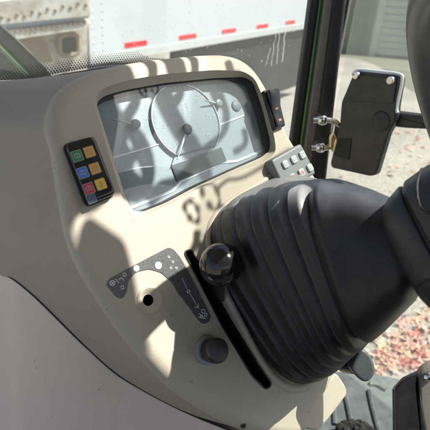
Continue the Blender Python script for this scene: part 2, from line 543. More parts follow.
fm = MB()
vs, fs = face_fill(Aloop, [cl_out, sock_loop, slot_loop])
fm.add(vs, fs)
# bezel chamfer into the cluster opening
ch = []
for k in range(9):
    f = k / 8
    e = f * f * (3 - 2 * f) if False else f
    dz = FUN * (1 - (1 - f) ** 1.25) if k else 0
    ch.append([a * (1 - e) + (b + N * FUN) * e - N * dz for a, b in zip(cl_out, cl_face)])
fm.loft(ch, True)
fm.build('face_panel', 'beige', dash, smooth=30)
# recess walls
DEPTH = .027
rw = MB()
DD = DEPTH - FUN
w0 = list(cl_face)
w1 = [q - N * .0012 for q in inset(cl_face, N, .0008)]
w2 = [q - N * DD for q in inset(cl_face, N, .003)]
rw.loft([w0, w1, w2], True)
clus = rw.build('instrument_cluster', 'recess_black', dash, smooth=30)
DP = P0 - N * DEPTH


def dis(px, py, h=0.0):
    return onp(px, py, DP + N * h, N)


disp = MB()

dloop = [q - N * (DD - .0002) for q in inset(cl_face, N, .0020)]
disp.add(dloop, [tuple(range(len(dloop)))])
disp.build('display_plate', 'panel_silver', clus, smooth=0)
lens = MB()
ll = [q - N * .0045 for q in inset(cl_face, N, .0014)]
lens.prism(ll, N * .002)
lens.build('lens', 'lens', clus, smooth=20)


def uv(q): return (q - DP).dot(UU), (q - DP).dot(VV)


# tachometer dial : circle through three observed points
pts = [uv(dis(*q)) for q in ((150, 112), (176, 85), (217, 139))]
(ax_, ay_), (bx_, by_), (cx_, cy_) = pts
dd = 2 * (ax_ * (by_ - cy_) + bx_ * (cy_ - ay_) + cx_ * (ay_ - by_))
ux = ((ax_**2 + ay_**2) * (by_ - cy_) + (bx_**2 + by_**2) * (cy_ - ay_) + (cx_**2 + cy_**2) * (ay_ - by_)) / dd
uy = ((ax_**2 + ay_**2) * (cx_ - bx_) + (bx_**2 + by_**2) * (ax_ - cx_) + (cx_**2 + cy_**2) * (bx_ - ax_)) / dd
DR = math.hypot(ax_ - ux, ay_ - uy)
DC = DP + UU * ux + VV * uy
print('dial', ux, uy, DR)


def ang_of(q):
    return math.atan2((q - DC).dot(VV), (q - DC).dot(UU))


aL = ang_of(dis(173, 164)); aR = ang_of(dis(217, 148))
if aL < aR: aL += 2 * math.pi
dm = MB()
nseg = 64
arc = [DC + (UU * math.cos(a) + VV * math.sin(a)) * DR for a in [aR + (aL - aR) * k / nseg for k in range(nseg + 1)]]
dm.prism(arc, N * .0035, .0006, seg=2)
dial = dm.build('dial', 'dial_face', clus, smooth=30)
rm = MB()
rm.torus(DC + N * .0045, UU, VV, DR, .0009, n=72, m=8, a0=aR, a1=aL)
rm.build('dial_rim', 'bright_trim', clus)
# printing on the dial
pm = MB()
hub = dis(184.5, 131, .004)
TL = N * .004
a0p = ang_of(dis(178, 160, .004)); a1p = ang_of(dis(209, 146, .004))


def dial_pt(frac, rr):
    a = aL - .10 + (aR - aL + .2) * frac
    return DC + (UU * math.cos(a) + VV * math.sin(a)) * DR * rr + TL


for k in range(31):
    fr = k / 30; big = k % 5 == 0
    q0 = dial_pt(fr, .93); q1 = dial_pt(fr, .85 if big else .89)
    d = (q1 - q0); wv = d.normalized().cross(N) * (.0005 if big else .0003)
    pm.add([q0 - wv, q0 + wv, q1 + wv, q1 - wv], [(0, 1, 2, 3)])
for k, t in enumerate(['0', '5', '10', '15', '20', '25', '30']):
    pm.text(t, dial_pt(k / 6, .70), UU, VV, .0074, lift=.0001)
pm.text('n/min', DC + VV * DR * .36 - UU * DR * .02 + TL, VV, -UU, .0066, lift=.0001)
pm.text('x100', DC + VV * DR * .36 + UU * DR * .16 + TL, VV, -UU, .0066, lift=.0001)
# small gauge marks
gl = dis(133.5, 126); gr = dis(216, 105)
for g, tag_txt in ((gl, ('C', 'H')), (gr, ('E', 'F'))):
    for k in range(9):
        a = R_(20 + 140 * k / 8); dv = UU * math.cos(a) + VV * math.sin(a); wv = dv.cross(N) * .0004
        q0 = g + dv * .021 + N * .0006; q1 = g + dv * (.0165 if k % 4 == 0 else .019) + N * .0006
        pm.add([q0 - wv, q0 + wv, q1 + wv, q1 - wv], [(0, 1, 2, 3)])
    pm.text(tag_txt[1], g + UU * .021 + VV * .0065, UU, VV, .006, lift=.0006)
    pm.text(tag_txt[0], g - UU * .021 + VV * .0065, UU, VV, .006, lift=.0006)
pm.build('dial_printing', 'dial_print', clus, smooth=0)


def strip(mb, pts, wid, h=.0012, mi=0):
    L_ = len(pts); a = []; b = []
    for i in range(L_):
        d = (pts[min(L_ - 1, i + 1)] - pts[max(0, i - 1)]).normalized(); s = d.cross(N) * wid / 2
        a.append(pts[i] + s); b.append(pts[i] - s)
    mb.loft([a, [q + N * h for q in a], [q + N * h for q in b], b], False, mi=mi)


tm = MB()
strip(tm, [dis(*q) for q in ((130, 208.5), (172, 191), (181, 181.5), (221, 162.5), (236, 161.3), (247, 157), (262, 150.5))], .0034)
strip(tm, [dis(*q) for q in ((113, 158), (160, 144))], .0016)
strip(tm, [dis(*q) for q in ((218, 125.5), (244, 115.5))], .0022)
tm.build('silver_trim', 'bright_trim', clus, smooth=20)
lm = MB()
lm.prism(round_poly([dis(*q) for q in ((170.5, 165.5), (220.5, 147.5), (226, 161.5), (176.5, 182))], .002), N * .0022, .0004)
lm.build('screen', 'lcd', clus)


def needle(g, tip, w0, name, hr, m='needle'):
    mb = MB(); d = (tip - g).normalized(); s = d.cross(N)
    back = g - d * hr * .8
    lp = [back + s * w0, tip + s * w0 * .25, tip - s * w0 * .25, back - s * w0]
    mb.prism([q + N * .0052 for q in lp], N * .0014, .0003)
    nb = mb.build(name, m, clus)
    hb = MB(); hb.lathe(g + N * .0025, N, [(hr, 0), (hr, .005), (hr * .92, .0062), (hr * .8, .0066)], 28, cap1=True)
    hb.build('needle_hub', 'hub_cap', clus)


needle(dis(184.5, 131, .004), dis(175, 161, .006), .0019, 'needle', .0068)
needle(gl, dis(111, 121, .006), .0017, 'needle', .0060)
needle(gr, dis(203, 102, .006), .0017, 'needle', .0056)
bt = MB(); bt.lathe(dis(236, 106), N, [(.0075, 0), (.0075, .002), (.0065, .0028)], 28, cap1=True)
bt.build('reset_button', 'grey_print', clus)

# icon pad
pad_c = [pan(*q) for q in ((63, 146), (91.5, 138), (113.5, 195.5), (86, 206.5))]
pd = MB(); pd.prism(round_poly(pad_c, .007, 6), N * .010, .003, seg=4)
padlip = MB(); padlip.prism(round_poly(inset(pad_c, N, -.0014), .008, 6), N * .0022, .0008)
pad = pd.build('icon_pad', 'black_gloss', dash)
padlip.build('surround', 'black_satin', pad)
PH = .0100


def icon(px, py, m, size, glyph):
    c = pan(px, py, PH)
    xd = (pan(91.5, 138) - pan(63, 146)).normalized(); yd = (pan(63, 146) - pan(86, 206.5)).normalized()
    h = size / 2
    mb = MB()
    sq = round_poly([c - xd * h - yd * h, c + xd * h - yd * h, c + xd * h + yd * h, c - xd * h + yd * h], size * .12, 3)
    mb.prism(sq, N * .0006, 0, mi=0)
    sq2 = [q + N * .0006 for q in inset(sq, N, size * .055)]
    mb.prism(sq2, N * .0003, 0, mi=1)
    z = N * .00105
    def seg(x0, y0, x1, y1, wd=.07):
        a = c + xd * x0 * h + yd * y0 * h + z; b = c + xd * x1 * h + yd * y1 * h + z
        d = (b - a).normalized().cross(N) * wd * h
        mb.add([a + d, b + d, b - d, a - d], [(0, 1, 2, 3)], 0)
    for g in glyph: seg(*g)
    mb.build('icon', ['icon_border', m], pad, smooth=0)


G_arrow = [(-.5, -.3, .45, -.3), (-.5, .3, .45, .3), (-.5, -.3, -.5, .3), (0, -.3, 0, .55), (.45, -.3, .45, .3)]
G_box = [(-.45, -.4, .45, -.4), (.45, -.4, .45, .4), (.45, .4, -.45, .4), (-.45, .4, -.45, -.4), (0, -.4, 0, .4)]
G_lamp = [(-.25, -.45, .25, -.45), (-.3, 0, 0, .45), (0, .45, .3, 0), (.3, 0, 0, -.35), (0, -.35, -.3, 0)]
icon(77.2, 156, 'icon_green', .0118, G_arrow); icon(89.3, 152, 'icon_amber', .0118, G_box)
icon(82.8, 172.8, 'icon_blue', .0118, G_arrow); icon(94.8, 168.6, 'icon_amber', .0118, G_box)
icon(88.8, 188.6, 'icon_red', .0118, G_arrow); icon(100.6, 184.3, 'icon_yellow', .0120, G_lamp)
icon(91.3, 198.6, 'icon_slate', .0100, [])

# rocker switch
rk_c = [pan(*q) for q in ((260.8, 92), (274, 89.5), (283, 127), (272.5, 131.5))]
rk = MB(); rk.prism(round_poly(rk_c, .003, 4), N * .006, .0015)
rocker = rk.build('rocker_switch', 'black_gloss', dash)
rc = MB()
c4 = inset(rk_c, N, .0028)
def rkp(s, t, h): return bil(c4, s, t) + N * h
prof = [(0, .013), (.12, .0135), (.3, .0115), (.5, .0085), (.7, .0078), (.9, .0092), (1, .009)]
rc.loft([[rkp(0, t, .004), rkp(0, t, h - .001), rkp(.1, t, h), rkp(.9, t, h), rkp(1, t, h - .001), rkp(1, t, .004)] for t, h in prof], False)
rc.add([rkp(s_, 0, h_) for s_, h_ in ((0, .004), (0, .012), (.1, .013), (.9, .013), (1, .012), (1, .004))], [(0, 1, 2, 3, 4, 5)])
rc.add([rkp(s_, 1, h_) for s_, h_ in ((0, .004), (0, .008), (.1, .009), (.9, .009), (1, .008), (1, .004))], [(0, 1, 2, 3, 4, 5)])
rc.build('rocker', 'black_gloss', rocker, smooth=50)
rmk = MB()
def quad(mb, f, s0, s1, t0, t1, h0, h1): mb.add([f(s0, t0, h0), f(s1, t0, h0), f(s1, t1, h1), f(s0, t1, h1)], [(0, 1, 2, 3)])
quad(rmk, rkp, .35, .65, .50, .545, .0089, .0085); quad(rmk, rkp, .35, .65, .82, .88, .0091, .0094)
rmk.build('orange_mark', 'mark_orange', rocker, smooth=0)

# six key pad
kp_c = [pan(*q) for q in ((263.5, 163), (293.5, 146.5), (308.5, 176), (277.5, 193.5))]
kp = MB(); kp.prism(round_poly(kp_c, .005, 5), N * .016, .003, seg=3)
keypad = kp.build('key_pad', 'case_grey', dash)
kx = (kp_c[1] - kp_c[0]).normalized(); ky = N.cross(kx)
KH = .016
i0 = 0
for (px, py) in ((279.8, 160.6), (288.4, 155.8), (296.8, 151.2), (287.2, 173.8), (296.0, 168.8), (304.4, 164)):
    c = pan(px + 8.2, py + 1.5 - 1.5, KH) if False else pan(px + 5.0, py + 4.0, KH)
    kb = MB(); h = .0053
    kb.prism(round_poly([c - kx * h - ky * h, c + kx * h - ky * h, c + kx * h + ky * h, c - kx * h + ky * h], .0028, 5), N * .0028, .0014)
    key = kb.build('key', 'key_grey', keypad)
    sm_ = MB(); z = c + N * .0030
    if i0 == 4:
        for a, b in (((-.6, -.45), (.6, -.45)), ((.6, -.45), (0, .6)), ((0, .6), (-.6, -.45))):
            A_ = z + kx * a[0] * h * .8 + ky * a[1] * h * .8; B_ = z + kx * b[0] * h * .8 + ky * b[1] * h * .8
            d = (B_ - A_).normalized().cross(N) * .0004
            sm_.add([A_ + d, B_ + d, B_ - d, A_ - d], [(0, 1, 2, 3)])
        sm_.build('red_triangle', 'mark_red', key, smooth=0)
    else:
        sm_.torus(z, kx, ky, h * .42, .00035, n=16, m=4)
        A_ = z - kx * h * .5; B_ = z + kx * h * .45; d = ky * .0004
        sm_.add([A_ + d, B_ + d, B_ - d, A_ - d], [(0, 1, 2, 3)])
        if i0 in (0, 3):
            sm_.add([z - kx * h * .6, z - kx * h * .2 + ky * h * .35, z - kx * h * .2 - ky * h * .35], [(0, 1, 2)])
        sm_.build('symbol', 'white_print', key, smooth=0)
    i0 += 1

# decal arch
DC_ = [(106, 284.5), (109, 279), (138, 263), (168, 247.5), (173, 249), (180.5, 258), (189.5, 274), (199, 293), (206, 307), (211, 317), (208.5, 322), (203, 324.5),
       (198, 320.5), (188, 306), (178, 293), (171.5, 282), (161, 272.5), (149, 269), (136, 272), (128, 281), (126.5, 292), (123, 298.5), (117, 297.5)]
dc = MB(); dc.prism(round_poly([pan(*q) for q in DC_], .004, 3), N * .0007, 0)
decal = dc.build('decal', 'decal_grey', dash, smooth=0)
dg = MB()
def disc(mb, q, r, n=18): mb.add([q + (UU * math.cos(2 * math.pi * i / n) + VV * math.sin(2 * math.pi * i / n)) * r for i in range(n)], [tuple(range(n))])
DH = .0009
disc(dg, pan(136.5, 268.3, DH), .0034); disc(dg, pan(158.5, 265.3, DH), .0041)
def dline(pts, wd=.0007):
    for a, b in zip(pts[:-1], pts[1:]):
        A_ = pan(*a, DH); B_ = pan(*b, DH); d = (B_ - A_).normalized().cross(N) * wd / 2
        dg.add([A_ + d, B_ + d, B_ - d, A_ - d], [(0, 1, 2, 3)])
def ringmark(px, py, r):
    dg.torus(pan(px, py, DH), UU, VV, r, .0004, n=20, m=4)
ringmark(122.5, 287.5, .0016); ringmark(188.5, 291.5, .0017); ringmark(112.5, 283, .0026)
dline([(110.5, 281), (114.5, 285)]); dline([(110.5, 285.2), (114.5, 281)])
dline([(182, 278), (187.3, 289.5)]); dline([(189.8, 293.5), (198.5, 308)]); dline([(194.5, 307), (198.5, 308), (198.4, 303)])
dline([(118.5, 279.5), (121.5, 277.5)]); dline([(121.5, 277.5), (124, 280.5)])
ringmark(203.3, 311.2, .0021); ringmark(206, 314.8, .0018); ringmark(201.6, 316.2, .0016)
dline([(197.8, 316.8), (204.5, 318.5)]); dline([(198.5, 313.5), (206, 319)])
ringmark(124.5, 274.6, .0018); dline([(115.5, 279), (119, 283)])
for px, py in ((169, 257), (173, 262), (176.5, 268), (171, 268)):
    ringmark(px, py, .0011)
dg.build('decal_symbols', 'white_print', decal, smooth=0)

# socket with hole
sk = MB()
sk.lathe(sock, N, [(RS, 0), (RS * .97, .0012), (RS * .9, .0016), (RS * .8, .0012), (RS * .52, -.0035), (RS * .44, -.0042), (RS * .40, -.0046)], 40)
sk.lathe(sock, N, [(RS * .40, -.0046), (RS * .39, -.02)], 40, mi=1, cap1=True)
sk.build('socket_hole', ['beige', 'recess_black'], dash, smooth=50)

# slot and lever
sl = MB()
so_ = inset(slot_loop, N, -.0016)
sl.loft([so_, [q + N * .0012 for q in so_], [q + N * .0012 for q in slot_loop], [q - N * .03 for q in slot_loop]], True, cap1=True)
slot = sl.build('lever_slot', 'recess_black', dash, smooth=30)
lv = MB()
ballc = pan(221, 264.5, .050)
foot = pan(218, 303, -.02)
foot2 = ballc - N * .012 - VV * .012
dirl = (foot2 - foot).normalized()
sdir = UU * .0035
tv = dirl.cross(UU).normalized() * .0085
lv.loft([[q + sdir * k + tv * k for q in (0,)] if False else [q + sdir + tv, q - sdir + tv, q - sdir - tv, q + sdir - tv] for q, k in ((foot, 1), (foot2, 1), (ballc, 1))], True, True, True)
lev = lv.build('shift_lever', 'black_satin', dash, smooth=0)
bl = MB()
n_ = 40; BR = .0235
ax = (ballc - foot).normalized()
bl.lathe(ballc, ax, [(BR * math.sin(math.pi * k / n_) + 1e-5, -BR * math.cos(math.pi * k / n_)) for k in range(n_ + 1)], 56)
bl.build('ball_grip', 'black_gloss', lev)

# round push knob
kc = pan(207, 350)
kn = MB(); kn.lathe(kc, N, [(.0165, 0), (.0168, .004), (.0158, .0062), (.0135, .0066)], 40, cap1=True)
knob = kn.build('push_knob', 'ring_grey', dash)
k2 = MB(); k2.lathe(kc, N, [(.0128, .005), (.0128, .010), (.0135, .0105), (.0140, .020), (.0136, .0235), (.0118, .0255), (.006, .0262), (.0001, .0263)], 40)
k2.build('cap', 'knob_black', knob)

# lower side panel below the seam
seam_px = [(-60, 246), (-30, 258), (0, 272), (15, 281), (30, 293), (45, 307), (60, 322), (75, 337), (90, 351), (105, 365), (120, 377), (140, 389), (160, 400), (180, 410), (200, 419), (220, 427),
           (240, 435), (270, 446), (300, 456)]
hits = []
for q in seam_px:
    r = ray(*q).normalized()
    h = bvh.ray_cast(CAM, r)
    hits.append((h[0] if h[0] else None, h[3]))
print('seam', [(q, None if h[0] is None else round(h[1], 3)) for q, h in zip(seam_px, hits)])
dl = [h[1] for h in hits]
for i in range(len(dl)):
    if dl[i] is None:
        js = [j for j in range(len(dl)) if hits[j][1] is not None]
        j = min(js, key=lambda j: abs(j - i)); dl[i] = hits[j][1] + (.006 * (j - i) if i < j else .0)
# smooth the distances
for _ in range(1):
    dl = [dl[0]] + [(dl[i - 1] + 2 * dl[i] + dl[i + 1]) / 4 for i in range(1, len(dl) - 1)] + [dl[-1]]
seam = [CAM + ray(*q).normalized() * (d - .004) for q, d in zip(seam_px, dl)]
seam = cr_loop(seam, 4, False)
outv = (-UU * .9 - T * .3).normalized()
sp = MB()
nS = len(seam)
def zk(i): return max(0, min(1, (i / nS - .5) * 5))
rr = [[q + (CAM - q).normalized() * -.05 + Z * .012 * zk(i) for i, q in enumerate(seam)], [q + (CAM - q).normalized() * -.012 + Z * .006 * zk(i) for i, q in enumerate(seam)], [q - outv * .0015 + Z * .0004 for q in seam], list(seam), [q - Z * .0015 + outv * .001 for q in seam], [q - Z * .004 + outv * .0016 for q in seam]]
for k in range(1, 9):
    t = k / 8
    rr.append([q - Z * (.004 + .75 * t) + outv * (.0016 + .05 * t + .05 * t * t) for q in seam])
sp.loft(rr, False)
side_p = sp.build('side_panel', 'side_tan', dash, smooth=50)
sg = MB(); sg.tube([q + Z * .0012 for q in seam], .0013, 6); sg.build('seam_gap', 'seam_dark', side_p)
for (px, py) in ((243, 425.5),):
    h = bvh.ray_cast(CAM, ray(px, py).normalized())
    if h[0]:
        sc = MB(); sc.lathe(h[0] + h[1] * 0, -ray(px, py).normalized(), [(.0035, -.004), (.0034, .0012), (.0025, .0018), (.0001, .0018)], 20)
        sc.build('screw', 'black_satin', dash)

# lower lip of the dash under the column
ll_ = [(299, 426), (316, 397), (336, 371), (346, 386), (348, 394), (330, 418), (318, 432)]
li = MB()
lpn = (N * .55 + UU * .75 - Z * .1).normalized()
lp0 = pan(315, 405, -.005)
lpp = [onp(*q, lp0, N) - N * 0.0 for q in ll_]
lipl = round_poly(lpp, .009, 5)
li.prism([q - N * .05 for q in lipl], N * .05, .003)
li.build('lower_lip', 'beige', dash, smooth=30)

# ------------------------------------------------------------------ steering column
colm = empty('steering_column', pan(258, 301), 'black ribbed rubber steering column boot rising from the dashboard', 'steering column')
Tt = [(199, 226), (212, 212), (229, 202), (247, 195), (267, 189.5), (289, 185.5), (312, 183.5)]
Bt = [(307, 389), (318, 385), (328, 378.5), (337, 370), (345.5, 361), (356, 353), (366.5, 344)]
d_base = (pan(250, 305) - CAM).dot(Fw)
dep = [d_base + .012 - .022 * k for k in range(7)]
aimg = Rt * .78 + Up * .445 - Fw * .44
aN = N.copy()


def ring_at(t):
    """t in 0..6"""
    def cr1(lst, t):
        n = len(lst); i = max(0, min(n - 2, int(math.floor(t)))); f = t - i
        return V(lst[i]) * (1 - f) + V(lst[i + 1]) * f
    Tq = cr1(Tt, t); Bq = cr1(Bt, t)
    i = max(0, min(5, int(math.floor(t)))); d = dep[i] * (1 - (t - i)) + dep[i + 1] * (t - i)
    return at(Tq[0], Tq[1], d + .01), at(Bq[0], Bq[1], d - .005)


def sup(c, e1, e2, n=2.7, cnt=72):
    out = []
    for i in range(cnt):
        a = 2 * math.pi * i / cnt; c_, s_ = math.cos(a), math.sin(a)
        k = (abs(c_) ** n + abs(s_) ** n) ** (-1 / n)
        out.append(c + e1 * (c_ * k) + e2 * (s_ * k))
    return out


def frame_from(Tp, Bp, t):
    c = (Tp + Bp) / 2; e1 = (Tp - Bp) / 2
    a = (aN * (1 - t / 7) + aimg * (t / 7)).normalized()
    a = (a - e1.normalized() * a.dot(e1.normalized())).normalized()
    e2 = a.cross(e1)
    return c, e1, e2, a


BK = .9


def bshift(e2, t):
    k = .66 * (1 - t / 7) + .34 * (t / 7)
    return e2 * (k * (1 if e2.dot(UU) > 0 else -1))


rings = []
NF = 7
SUB = 35


def foldp(x):
    if x < .16: f = x / .16; return math.sin(f * math.pi / 2) ** .9
    if x < .58: return 1 - .10 * (x - .16) / .42
    f = (x - .58) / .42; return .90 * (1 - f ** 1.7)

for k in range(6 * SUB + 1):
    t = k / SUB
    Tp, Bp = ring_at(t)
    c, e1, e2, a = frame_from(Tp, Bp, t)
    ph = t - math.floor(t)
    prof = foldp((t * NF / 6) % 1) if 0 < k < 6 * SUB else 0
    # sharp valleys at integers, round flat ridges between
    r = .80 + .20 * prof
    e1r = e1 * r * 1.03; e2r = e2 * r * BK
    rings.append(sup(c + bshift(e2, t), e1r, e2r, 4.0))
bt_ = MB(); bt_.loft(rings, True, False, True)
nB = len(rings[0])
for k in range(len(rings) - 1):
    x_ = (((k + .5) / SUB) * NF / 6) % 1
    if .09 < x_ < .22:  # crest strips take the painted highlight
        for i in range(nB): bt_.m[k * nB + i] = 1
bt_.build('boot', ['rubber', 'rubber_lit_crest'], colm, smooth=80)
# collar around the base of the boot
Tp, Bp = ring_at(0)
c, e1, e2, a = frame_from(Tp, Bp, 0)
cb = c
e1p = e1 - N * e1.dot(N); e2p = N.cross(e1p)
cpan = c - N * (c - P0).dot(N)
co = MB()
cpan = cpan + bshift(e2p, 0)
co.loft([sup(cpan + N * h, e1p * s_ * 1.05, e2p * s_ * BK, 4.0) for s_, h in ((1.075, -.002), (1.07, .002), (1.05, .0038), (1.02, .0036), (1.0, .002), (.97, -.004))], True)
co.build('boot_collar', 'beige', dash, smooth=60)
# smooth sleeve
sl_px = [((312, 181.5), (366.5, 344), 5.9, .80), ((322, 181), (371, 341), 6, 1.0), ((338, 183), (378, 336), 6.1, .99), ((362, 188), (392, 322), 6.4, .98), ((388, 196), (409, 305), 6.7, .96), ((404, 203), (420, 288), 7, .9)]
sd_ = [dep[6] - .0, dep[6] - .004, dep[6] - .012, dep[6] - .028, dep[6] - .045, dep[6] - .055]
rg = []
for (tq, bq, t, s_), d in zip(sl_px, sd_):
    Tp = at(*tq, d + .01); Bp = at(*bq, d - .005)
    c, e1, e2, a = frame_from(Tp, Bp, t)
    rg.append((c + bshift(e2, t), e1 * s_ * 1.03, e2 * s_ * .94))
Tp, Bp = ring_at(5.45)
c, e1, e2, a = frame_from(Tp, Bp, 5.45)
rg[0] = (c + bshift(e2, 5.45), e1 * .84, e2 * .80)
rs_ = []
for i in range(len(rg) - 1):
    for k in range(5):
        f = k / 5; rs_.append(sup(*[x * (1 - f) + y * f for x, y in zip(rg[i], rg[i + 1])], 3.4 - .8 * (i + f) / len(rg)))
rs_.append(sup(*rg[-1], 2.6))
sv = MB(); sv.loft(rs_, True, True, True)
sv.build('sleeve', 'rubber_sleeve', colm, smooth=60)
# column head shroud
hc = at(478, 230, .405)
hd = MB()
hx = Rt; hy = Up; hz = -Fw
Wp = .405 / 500
axh = (Rt * .78 + Up * .445 - Fw * .44).normalized()
e1h = (Up - axh * Up.dot(axh)).normalized(); e2h = axh.cross(e1h)
prof = [(-.062, .026), (-.0605, .038), (-.057, .046), (-.049, .053), (-.036, .0585), (-.0345, .0580), (-.0335, .0560), (-.0320, .0560), (-.031, .0590), (-.029, .0605), (-.01, .0635), (.012, .064), (.03, .062), (.045, .058)]
hrings = [sup(hc + axh * h, e1h * r, e2h * r * .92, 3.2, 96) for h, r in prof]
hd.loft(hrings, True, True, True)
head = hd.build('column_head', 'grey_satin', colm, smooth=60)
gv = MB()
gl_ = sup(hc + axh * .010, e1h * .0640, e2h * .0640 * .92, 3.2, 96)
gv.tube(gl_ + [gl_[0]], .0016, 6, caps=False)
gv.build('groove', 'recess_black', head, smooth=60)
hb_ = BVHTree.FromPolygons([q for r in hrings for q in r], [tuple(f) for f in hd.f])
for pl in (((440, 158), (431, 161), (422, 169), (417.5, 180), (416.6, 190), (418, 200), (422, 208), (432, 214), (442, 216)), ((442, 279), (430, 280), (420, 283), (414, 290), (413, 296))):
    g3 = []
    for q in cr_loop([(a, b, 0) for a, b in pl], 5, False):
        h = hb_.ray_cast(CAM, ray(q.x, q.y).normalized())
        if h[0]: g3.append(h[0])
    if len(g3) > 3:
        gm = MB(); gm.tube(g3, .0013, 6); gm.build('groove', 'recess_black', head, smooth=60)
# tilt paddle
tp = MB()
tpo = cr_loop([onp(*q, at(358, 361, .60), -Fw) for q in ((357, 345), (364.5, 350), (369.5, 360), (369.5, 369), (364, 376), (356.5, 375.5), (347.5, 365), (351.5, 353))], 4)
tp.prism(tpo, (-Fw) * .02, .0035, seg=4)
tp.build('tilt_paddle', 'paddle_grey', colm)
tb = MB(); tb.tube([at(330, 352, .66), at(345, 365, .63), at(356, 366, .605)], .010, 12)
tb.build('tilt_bracket', 'black_satin', colm, smooth=40)

# ------------------------------------------------------------------ steering wheel
av = (Rt * .8884 + Up * .3967 - Fw * .2309).normalized()
WC = at(522.35, 186.13, .3924)
wh = empty('steering_wheel', WC, 'grey steering wheel rim cut off by the right edge above the column head', 'steering wheel')
e1 = (Up - av * Up.dot(av)).normalized(); e2 = av.cross(e1)
rmw = MB(); rmw.torus(WC, e1, e2, .1692, .0162, n=120, m=20)
rmw.build('rim', 'rim_grey', wh, smooth=80)
spk = [a for a in (R_(100), R_(180), R_(260))]
hb = MB(); hb.lathe(WC - av * .018, av, [(.03, -.01), (.045, 0), (.05, .015), (.05, .028), (.03, .034), (.001, .035)], 40)
hb.build('hub', 'grey_satin', wh, smooth=60)
for a in spk:
    d = e1 * math.cos(a) + e2 * math.sin(a); s_ = av.cross(d)
    m_ = MB(); m_.loft([[WC + d * r + s_ * w_ + av * h0, WC + d * r - s_ * w_ + av * h0, WC + d * r - s_ * w_ + av * (h0 + .008), WC + d * r + s_ * w_ + av * (h0 + .008)] for r, w_, h0 in ((.04, .02, -.004), (.10, .014, -.004), (.170, .013, -.004))], True, True, True)
    m_.build('spoke', 'grey_satin', wh, smooth=30)

# ------------------------------------------------------------------ windscreen
ws_lo = onp(60, 70, at(60, 70, 1.02), T)
WN = (-T * .97 - Z * .0).normalized()
WP = at(60, 70, 1.02)
def wsp(px, py): return onp(px, py, WP, WN)
wsr = empty('windscreen', WP, 'dusty windscreen with black dotted lower border ahead of the dashboard', 'windscreen')
wu = UU; wz = Z
def wuz(px, py):
    q = wsp(px, py) - WP; return q.dot(wu), q.dot(wz)
uR = wuz(303, 100)[0]
g = MB()
def wq(u_, z_, k=0): return WP + wu * u_ + wz * z_ - WN * k
u0, u1, z0, z1 = -1.0, uR, -.35, .95
g.loft([[wq(u0, z0), wq(u1, z0), wq(u1, z1), wq(u0, z1)], [wq(u0, z0, .005), wq(u1, z0, .005), wq(u1, z1, .005), wq(u0, z1, .005)]], True, True, True)
g.build('glass', 'windscreen_glass', wsr, smooth=0)
# dotted border follows the dash edge
bd_px = [(-40, 93), (0, 82.5), (60, 69.5), (100, 63), (140, 60), (180, 62), (205, 70), (250, 86)]
bd = [wuz(*q) for q in bd_px]
def bz(u_):
    for (a, za), (b, zb) in zip(bd[:-1], bd[1:]):
        if a <= u_ <= b: return za + (zb - za) * (u_ - a) / (b - a)
    return bd[0][1] if u_ < bd[0][0] else bd[-1][1]
dots = MB(); pitch = .0059
ku = int((bd[-1][0] - bd[0][0]) / pitch)
for row in range(7):
    rad = .0026 * (1 - row * .12)
    ku2 = int((wuz(176, 58)[0] - bd[0][0]) / pitch)
    for k in range(ku2 - row * 4 + (row % 3) * 2):
        u_ = bd[0][0] + (k + .5 * (row % 2)) * pitch
        zz = bz(u_) + row * pitch * .72 - .004
        c = wq(u_, zz, -.0008)
        dots.add([c + (wu * math.cos(a) + wz * math.sin(a)) * rad for a in [2 * math.pi * i / 10 for i in range(10)]], [tuple(range(10))])
# solid band beneath
us = [bd[0][0] + (bd[4][0] - bd[0][0]) * k / 60 for k in range(61)]
dots.loft([[wq(u_, bz(u_) - .009, -.0008) for u_ in us], [wq(u_, bz(u_) - .09, -.0008) for u_ in us]], False)
dots.build('dot_border', 'seal_black', wsr, smooth=0)
# dried water runs and droplets on the glass
wd = MB()
rnd = random.Random(3)
for (xs, y0_, y1_, wd_) in ((287, 8, 62, .0016), (281, 20, 64, .0012), (276, 30, 66, .0011), (270, 48, 66, .0012)):
    pts = []
    for k in range(16):
        t = k / 15
        q = wsp(xs - 5 * t + rnd.uniform(-.6, .6), y0_ + (y1_ - y0_) * t)
        pts.append(q + WN * .0008)
    wd.tube(pts, wd_, 6)
for k in range(130):
    px, py = rnd.uniform(120, 296), rnd.uniform(4, 66)
    if px < 200 and rnd.random() < .4: py = rnd.uniform(25, 56)
    q = wsp(px, py) + WN * .0004; r = rnd.uniform(.0008, .0026)
    st = rnd.uniform(1, 1.8)
    wd.add([q + (wu * math.cos(a) + wz * math.sin(a) * st) * r for a in [2 * math.pi * i / 8 for i in range(8)]] + [q + WN * r * .6], [(i, (i + 1) % 8, 8) for i in range(8)])
tag(wd.build('water_marks', 'water', wsr, smooth=60), None, None, kind='stuff')

# ------------------------------------------------------------------ cab frame (post, added shadow roof and other shadow casters)
PB = at(312, 150, 1.06)
cabf = empty('cab_frame', PB, 'dark cab corner post with green edge between windscreen and door glass', 'cab frame')
PN = V((0, -1, 0))
def pst(px, py, off=0): return onp(px, py, PB + PN * off, PN)
def bar(name, tl, tr, br, bl, off, thick, m, bev=.004):
    mb = MB()
    lp = [pst(*q, off) for q in (bl, br, tr, tl)]
    ext = []
    # extend below and above the view
    lp2 = [lp[0] + (lp[0] - lp[3]) * 1.2, lp[1] + (lp[1] - lp[2]) * 1.2, lp[2] + (lp[2] - lp[1]) * .55, lp[3] + (lp[3] - lp[0]) * .55]
    mb.prism([q - PN * thick for q in lp2], PN * thick, bev)
    return mb.build(name, m, cabf, smooth=40)
bar('outer_seal', (311, 0), (318.5, 0), (298, 150), (290.5, 150), -.02, .05, 'seal_black')
bar('green_post', (318.5, 0), (324.5, 0), (304, 150), (298, 150), -.024, .05, 'green_paint', .006)
